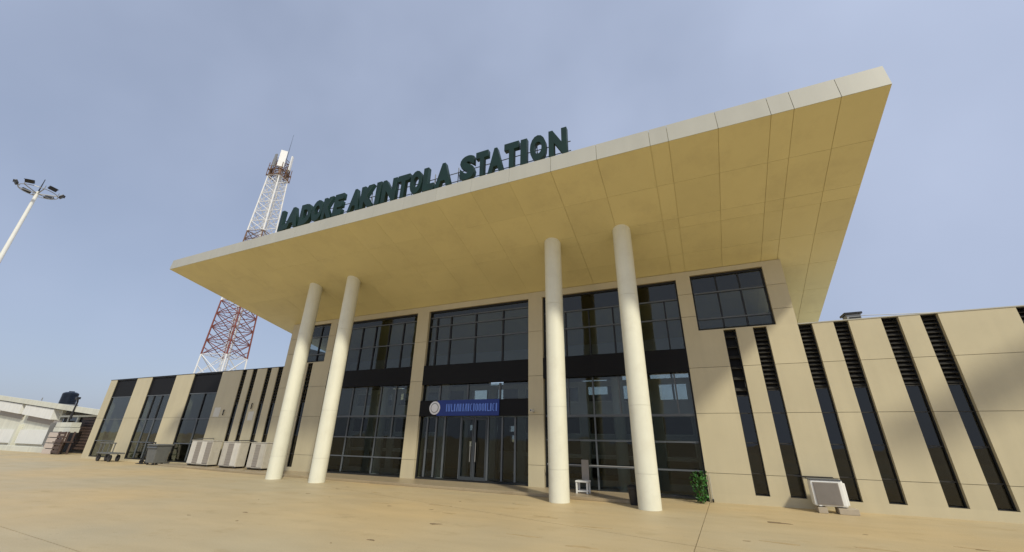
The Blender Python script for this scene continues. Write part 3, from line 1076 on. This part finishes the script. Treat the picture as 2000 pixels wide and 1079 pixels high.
for (x, z_, ww, hh, lab) in ((-25.35, 2.55, .55, .5, 'white paper notice on the beige pier right of the widest left window'),
                             (-22.28, 2.35, .45, .45, 'pale square notice between two slots near the left columns')):
    tag(bx('paper_notice', x, x + ww, FY - .008, FY - .0005, z_, z_ + hh, M['paper']), lab, 'notice')
for (x, z_, lab) in ((-24.42, 2.62, 'small dark pipe stub on the pier beside the paper notice'), (-22.12, 2.93, 'small dark bracket above the square notice')):
    mb = MB().tube((x, FY - .05, z_), (x, FY - .05, z_ + .3), .025)
    mb.tube((x, FY - .0, z_ + .28), (x, FY - .05, z_ + .28), .02)
    tag(mb.build('wall_bracket', M['dark']), lab, 'bracket')
cb = MB().tube((-25.0, 14.1, 1.38), (-24.6, 14.72, 1.42), .018)
cb.tube((-22.2, 14.3, 1.33), (-21.4, 14.72, 1.36), .018)
cb.tube((-21.4, 14.72, 1.36), (-20.9, 14.72, 1.28), .018)
tag(cb.build('drain_hose', M['dark']), 'dark hoses looping from the air conditioners to the wall', 'hose')

# wheeled bin, trolley and low cart shape outside the left wing windows
wbn = thing('wheeled_bin', 'grey wheeled waste container in front of the second left pier', 'bin', (-28.0, 14.0, 0))
MB().prism([(-28.45, 13.72, .1), (-27.70, 13.72, .1), (-27.70, 14.32, .1), (-28.45, 14.32, .1)],
           [(-28.52, 13.65, .98), (-27.6, 13.65, .98), (-27.6, 14.4, .98), (-28.52, 14.4, .98)]).build('bin_body', M['bin'], wbn, bevel=.03)
bx('lid', -28.56, -27.56, 13.6, 14.45, .985, 1.06, M['bin'], wbn, bevel=.02)
bx('rim', -28.54, -27.58, 13.61, 13.64, .86, .93, M['frame_grey'], wbn)
for x in (-28.35, -27.8):
    for y in (13.8, 14.22):
        MB().tube((x, y - .03, .07), (x, y + .03, .07), .066, n=14).build('wheel', M['dark'], wbn)
tr_ = thing('hand_trolley', 'black upright hand trolley beside the grey wheeled container', 'trolley', (-29.4, 14.1, 0))
for x in (-29.62, -29.1):
    MB().tube((x, 14.1, .1), (x - .0, 14.25, 1.12), .032).build('rail', M['dark'], tr_)
    MB().tube((x - .04, 14.1, .11), (x + .04, 14.1, .11), .105, n=16).build('wheel', M['dark'], tr_)
for z_ in (.4, .75, 1.08):
    bx('crossbar', -29.59, -29.13, 14.11 + z_ * .12, 14.15 + z_ * .12, z_, z_ + .07, M['dark'], tr_)
bx('toe_plate', -29.66, -29.06, 13.85, 14.08, .012, .04, M['dark'], tr_)
lb = thing('reflection_cart', 'dark low cart shape for a car reflection at the leftmost wide window', 'cart', (-33.4, 14.0, 0))  # cart shape stands in for a small dark block and a car's reflection
bx('tray', -34.0, -32.2, 13.7, 14.35, .42, .50, M['bin'], lb, bevel=.02)
for x in (-33.9, -33.5, -32.9, -32.3):
    bx('upright', x, x + .05, 13.72, 13.76, .505, 1.0, M['bin'], lb)
bx('top_rail', -34.0, -32.2, 13.7, 13.78, 1.001, 1.06, M['bin'], lb)
for x in (-33.8, -32.5):
    for y in (13.8, 14.2):
        MB().tube((x, y - .04, .19), (x, y + .04, .19), .185, n=18).build('wheel', M['dark'], lb)
        bx('bracket', x - .03, x + .03, y - .07, y - .042, .19, .419, M['dark'], lb)

# unseen canopy added right of the wing, shaped to cast shade on its wall
cn = thing('shade_canopy', 'unseen flat slab on two round posts, added to shade the right wing', 'canopy', (15, 11, 0))
cpoly = [(10.6, 9.13), (12.1, 9.1), (17.0, 12.8), (16.2, 13.4)]
MB().prism([(x, y, 9.75) for x, y in cpoly], [(x, y, 10.0) for x, y in cpoly]).build('shade_slab', M['fascia'], cn)
for x, y in ((13.2, 10.4), (15.9, 12.5)):
    MB().lathe([(.22, 0.001), (.22, 9.749)], (x, y, 0), 28).build('post', M['column'], cn, smooth=True)

# roof box and cable on the right wing
rb = thing('rooftop_vent', 'small grey louvred vent box on the right wing roof', 'vent', (5.2, 16.0, WT))
bx('housing', 4.98, 5.36, 15.8, 16.2, WT - .009, 5.62, M['greymetal'], rb, bevel=.01)
for k in range(4):
    bx('louvre', 5.04, 5.34, 15.775, 15.7995, 5.25 + k * .08, 5.28 + k * .08, M['dark'], rb)
bx('cap', 4.93, 5.40, 15.75, 16.25, 5.621, 5.68, M['dark'], rb)
cbl = MB()
pts = [Vector((5.4 + 8 * t, 15.9, 5.58 - .15 * math.sin(math.pi * t))) for t in [i / 16 for i in range(17)]]
for a, b in zip(pts, pts[1:]):
    cbl.tube(a, b, .012, n=5)
tag(cbl.build('cable', M['greymetal']), 'thin sagging cable above the right wing roof', 'cable')

# ------------------------------------------------------------------ neighbouring white shed
Wh = thing('white_shed', 'low white shed with sloping roof edge and hooded openings, far left', 'building', (-60, 18, 0))
SY = 17.0


def top(x):                    # its roof edge falls towards the station
    return 3.36 + (-44.6 - x) * 0.0775


def slab(name, x0, x1, za, zb, y0, y1, m_, parent):
    """za, zb: functions of x giving bottom and top"""
    return MB().prism([(x0, y0, za(x0)), (x1, y0, za(x1)), (x1, y1, za(x1)), (x0, y1, za(x0))],
                      [(x0, y0, zb(x0)), (x1, y0, zb(x1)), (x1, y1, zb(x1)), (x0, y1, zb(x0))]).build(name, m_, parent)


slab('fascia', -98, -43.5, lambda x: top(x) - .42, top, SY - .25, SY - .05, M['offwhite'], Wh)
MB().prism([(-98, SY - .049, top(-98) - .14), (-43.5, SY - .049, top(-43.5) - .14), (-43.5, SY + 10, .9), (-98, SY + 10, top(-98) - 3.0)],
           [(-98, SY - .049, top(-98) - .04), (-43.5, SY - .049, top(-43.5) - .04), (-43.5, SY + 10, 1.0), (-98, SY + 10, top(-98) - 2.9)]).build('roof', M['greymetal'], Wh)
slab('wall', -98, -51.5, lambda x: -.02, lambda x: top(x) - .43, SY + .35, SY + .6, M['offwhite'], Wh)
for i in range(6):
    x1 = -51.8 - i * 7.0
    x0 = x1 - 6.2
    # hood, deep opening, sill wall, panel joint
    slab('hood', x0, x1, lambda x: top(x) - 1.35, lambda x: top(x) - .50, SY - .15, SY + .345, M['white'], Wh)
    fr = slab('window', x0 + .2, x1 - .2, lambda x: top(x) - 1.85, lambda x: top(x) - 1.352, SY + .28, SY + .346, M['acgrey'], Wh)
    slab('apron', x0 + .1, x1 - .1, lambda x: 0.55, lambda x: 1.72, SY + .2, SY + .345, M['white'], Wh)
    bx('buttress', x1 + .12, x1 + .62, SY + .05, SY + .345, .0, 2.2, M['offwhite'], Wh)
# end bay: dark slatted screen, framed window, grey leaning shutter
bx('wall', -51.45, -43.6, SY + .6, SY + .8, -.02, 2.9, M['int_dark'], Wh)
bx('beam', -51.4, -43.6, SY + .3, SY + .5, 2.78, 2.93, M['offwhite'], Wh)
for k in range(11):
    bx('slat', -47.6, -43.7, SY + .45, SY + .55, .3 + k * .225, .46 + k * .225, M['brown'], Wh)
f = MB().box(-50.2, -50.05, SY + .4, SY + .52, 2.0, 2.77).box(-48.55, -48.3, SY + .4, SY + .52, 2.0, 2.77).box(-50.049, -48.551, SY + .4, SY + .52, 2.0, 2.1)
wf = f.build('window', M['offwhite'], Wh)
bx('pane', -50.04, -48.56, SY + .46, SY + .48, 2.11, 2.76, M['glass_dark'], wf)
shut = MB()
shut.prism([(-51.4, SY - .1, .5), (-49.9, SY - .1, .5), (-49.9, SY + .1, .5), (-51.4, SY + .1, .5)], [(-51.4, SY + .0, 2.5), (-50.2, SY + .0, 2.5), (-50.2, SY + .1, 2.5), (-51.4, SY + .1, 2.5)])
sh = shut.build('shutter', M['acgrey'], Wh)
for k in range(6):
    bx('rib', -51.3 + k * .2, -51.24 + k * .2, SY - .14, SY - .07, .55, 2.3, M['greymetal'], sh)

kw = MB().box(-100, -48.4, 16.2, 16.45, -.02, .42).build('low_wall', M['offwhite'], bevel=.03)
tag(kw, 'long low off white kerb wall in front of the white shed', 'wall')
# stack of pale blocks and brown rack at its end
bk = thing('block_stack', 'stack of pale slab blocks with dark gaps beside the left wing corner', 'blocks', (-47, 16, 0))
for k in range(4):
    bx('block', -47.45, -45.95, 15.75, 16.3, .004 + k * .40, .345 + k * .40, M['pinkblock'], bk, bevel=.015)
bx('spacer', -47.35, -46.05, 15.85, 16.2, .346, 1.6, M['dark'], bk)
bx('block', -49.0, -46.2, 16.4, 17.0, 1.55, 1.93, M['offwhite'], bk, bevel=.015)
bx('block', -48.9, -46.3, 16.4, 17.0, 1.96, 2.32, M['offwhite'], bk, bevel=.015)
bx('support', -48.9, -47.9, 16.45, 16.95, .004, 1.549, M['offwhite'], bk)
bx('lattice_panel', -48.8, -48.0, 16.42, 16.449, .8, 1.5, M['bin'], bk)
br = thing('brown_rack', 'dark brown slatted rack between pale blocks and station corner', 'rack', (-45.2, 15.9, 0))
for x in (-45.7, -44.75):
    for y in (15.7, 16.2):
        bx('post', x, x + .09, y, y + .09, .003, 1.62, M['brown'], br)
for k in range(6):
    bx('slat', -45.70, -44.66, 15.66, 15.695, .12 + k * .26, .30 + k * .26, M['brown'], br)
bx('shelf', -45.9, -44.6, 15.6, 16.35, .84, .90, M['brown'], br)

wt = thing('water_tank', 'dark ribbed water tank standing on the white shed roof', 'tank', (-52.3, 17.65, top(-52.3)))
rx, zb = 0.55, 3.90
prof = []
for k in range(7):
    z_ = k * .135
    prof += [(rx, z_), (rx, z_ + .10), (rx - .03, z_ + .118)]
prof += [(rx - .02, .96), (rx - .16, 1.05), (.20, 1.09), (.19, 1.15), (.0005, 1.16)]
MB().lathe(prof, (-52.3, 17.65, zb), 28).build('tank_body', M['tank'], wt, smooth=True)
bx('stand', -52.9, -51.7, 17.05, 18.25, zb - .10, zb - .001, M['greymetal'], wt)
for x in (-52.8, -51.9):
    bx('leg', x, x + .1, 17.3, 17.4, 3.5, zb - .101, M['greymetal'], wt)
an = thing('roof_antenna', 'dark bent pole with lamp head on the shed roof edge', 'lamp', (-47.7, 16.7, 3))
MB().tube((-47.8, 16.72, 2.6), (-47.75, 16.72, 3.95), .09, .06).build('pole', M['dark'], an)
MB().tube((-47.75, 16.72, 3.95), (-47.55, 16.6, 4.2), .06, .05).build('arm', M['dark'], an)
bx('lamp_head', -47.72, -47.36, 16.45, 16.7, 4.15, 4.33, M['dark'], an, bevel=.03)
MB().tube((-57.3, 17.5, top(-57.3) - .03), (-57.3, 17.5, top(-57.3) + .25), .04).build('vent_pipe', M['greymetal'], Wh)

# ------------------------------------------------------------------ lattice mast with antennas
TX, TY = -53.0, 30.2
tw = thing('telecom_tower', 'tall red and white lattice tower with antennas rising behind the roof', 'tower', (TX, TY, 0))
trot = Matrix.Rotation(R(18), 3, 'Z')


def tcorner(k, z_):
    s = 2.0 - (2.0 - .82) * min(z_, 41) / 41
    s *= 1.0
    v = trot @ Vector(((-1, 1, 1, -1)[k] * s, (-1, -1, 1, 1)[k] * s, 0))
    return Vector((TX, TY, 0)) + v + Vector((0, 0, z_))


bands = [(0, 10.6, 'towerwhite', 4), (10.6, 17.6, 'red', 4), (17.6, 25.5, 'towerwhite', 4), (25.5, 28.0, 'brownred', 2), (28.0, 37.6, 'towerwhite', 6), (37.6, 40.8, 'brownred', 3)]
for z0, z1, mm_, n in bands:
    for k in range(4):
        MB().tube(tcorner(k, z0), tcorner(k, z1), .10, .09, 6).build('leg', M[mm_], tw)
    h = (z1 - z0) / n
    for k in range(4):
        bm_ = MB()
        j = (k + 1) % 4
        for i in range(n):
            a, b = z0 + i * h, z0 + (i + 1) * h
            bm_.tube(tcorner(k, a), tcorner(j, b), .05, n=5)
            bm_.tube(tcorner(j, a), tcorner(k, b), .05, n=5)
            bm_.tube(tcorner(k, b), tcorner(j, b), .045, n=5)
            mid_ = (tcorner(k, a) + tcorner(j, a)) / 2
            bm_.tube(mid_, (tcorner(k, a) + tcorner(k, b)) / 2, .03, n=4)
            bm_.tube(mid_, (tcorner(j, a) + tcorner(j, b)) / 2, .03, n=4)
        bm_.build('lattice_face', M[mm_], tw)
ld = MB()
for s_ in (-.22, .22):
    ld.tube((TX + s_, TY - .2, 0), (TX + s_, TY - .2, 40.5), .03, n=4)
for i in range(100):
    ld.tube((TX - .22, TY - .2, .3 + i * .4), (TX + .22, TY - .2, .3 + i * .4), .018, n=4)
ld.build('ladder', M['towerwhite'], tw)
MB().tube((TX + .5, TY + .2, 0), (TX + .35, TY + .2, 39), .12, .12, 6).build('cable_run', M['towerwhite'], tw)
pf = MB()
for z_ in (37.6, 38.6):
    for k in range(4):
        a, b = tcorner(k, z_), tcorner((k + 1) % 4, z_)
        c = Vector((TX, TY, z_))
        a = c + (a - c) * 1.2
        b = c + (b - c) * 1.2
        pf.tube(a, b, .06, n=5)
        for u in (0.0, .5):
            q = a.lerp(b, u)
            pf.tube(q + Vector((0, 0, -.2)), q + Vector((0, 0, 1.2)), .05, n=5)
pf.build('platform', M['brownred'], tw)
for a_, h_, z_, mm_ in ((30, 2.6, 39.2, 'towerwhite'), (150, 1.6, 38.0, 'greymetal'), (210, 1.5, 37.7, 'brownred'), (275, 2.2, 39.0, 'greymetal'), (330, 1.3, 37.8, 'brownred'), (95, 1.8, 38.4, 'towerwhite')):
    r_ = 1.25
    cx, cy = TX + r_ * math.cos(R(a_)), TY + r_ * math.sin(R(a_))
    rt = Matrix.Translation((cx, cy, z_)) @ Matrix.Rotation(R(a_), 4, 'Z')
    bx('panel_antenna', -.09, .09, -.2, .2, 0, h_, M[mm_], tw, rot=rt)
rt = Matrix.Translation((TX + 1.0, TY - .75, 39.0)) @ Matrix.Rotation(R(-40), 4, 'Z')
bx('panel_antenna', -.12, .12, -.45, .45, 0, 2.9, M['towerwhite'], tw, rot=rt)
MB().tube((TX + 0.75, TY, 40.8), (TX + 0.75, TY, 45.8), .035, .012, 5).build('whip_antenna', M['frame'], tw)
MB().tube((TX - 2.2, TY - .6, 40.2), (TX + .8, TY, 40.3), .04, n=5).build('boom', M['brownred'], tw)

# ------------------------------------------------------------------ flood-light mast
k = 0.6
FX, FY2, FZ = -64.35 * k, 12.0 * k, 1.65 + (26.55 - 1.65) * k
fm = thing('floodlight_mast', 'tall white mast with a ring of dark floodlights, upper left', 'light mast', (FX, FY2, 0))
MB().tube((FX, FY2, 0), (FX, FY2, FZ), .17, .085, 16).build('pole', M['white'], fm, smooth=True)
rg = MB()
n = 24
RR = 0.92
for i in range(n):
    a, b = 2 * math.pi * i / n, 2 * math.pi * (i + 1) / n
    for dz in (0.0,):
        rg.tube((FX + RR * math.cos(a), FY2 + RR * math.sin(a), FZ + dz), (FX + RR * math.cos(b), FY2 + RR * math.sin(b), FZ + dz), .022, n=5)
for i in range(6):
    a = 2 * math.pi * i / 6
    rg.tube((FX, FY2, FZ - .15), (FX + RR * math.cos(a), FY2 + RR * math.sin(a), FZ), .03, n=5)
    rg.tube((FX + RR * math.cos(a), FY2 + RR * math.sin(a), FZ), (FX + RR * math.cos(a), FY2 + RR * math.sin(a), FZ + .25), .02, n=5)
rg.build('ring', M['greymetal'], fm)
for i in range(6):
    a = 2 * math.pi * (i + .3) / 6
    d = Vector((math.cos(a), math.sin(a), 0))
    c = Vector((FX, FY2, FZ + .18)) + d * (RR + .12)
    rt = Matrix.Translation(c) @ Matrix.Rotation(a, 4, 'Z') @ Matrix.Rotation(R(35), 4, 'Y')
    fl = bx('floodlight', -.07, .07, -.22, .22, -.12, .12, M['dark'], fm, rot=rt, bevel=.03)
    bx('visor', .071, .10, -.23, .23, .10, .13, M['dark'], fl, rot=rt)
MB().tube((FX, FY2, FZ), (FX, FY2, FZ + 1.0), .04, .02, 6).build('spike', M['dark'], fm)

for o in bpy.data.objects:
    if '_off' in o:
        del o['_off']
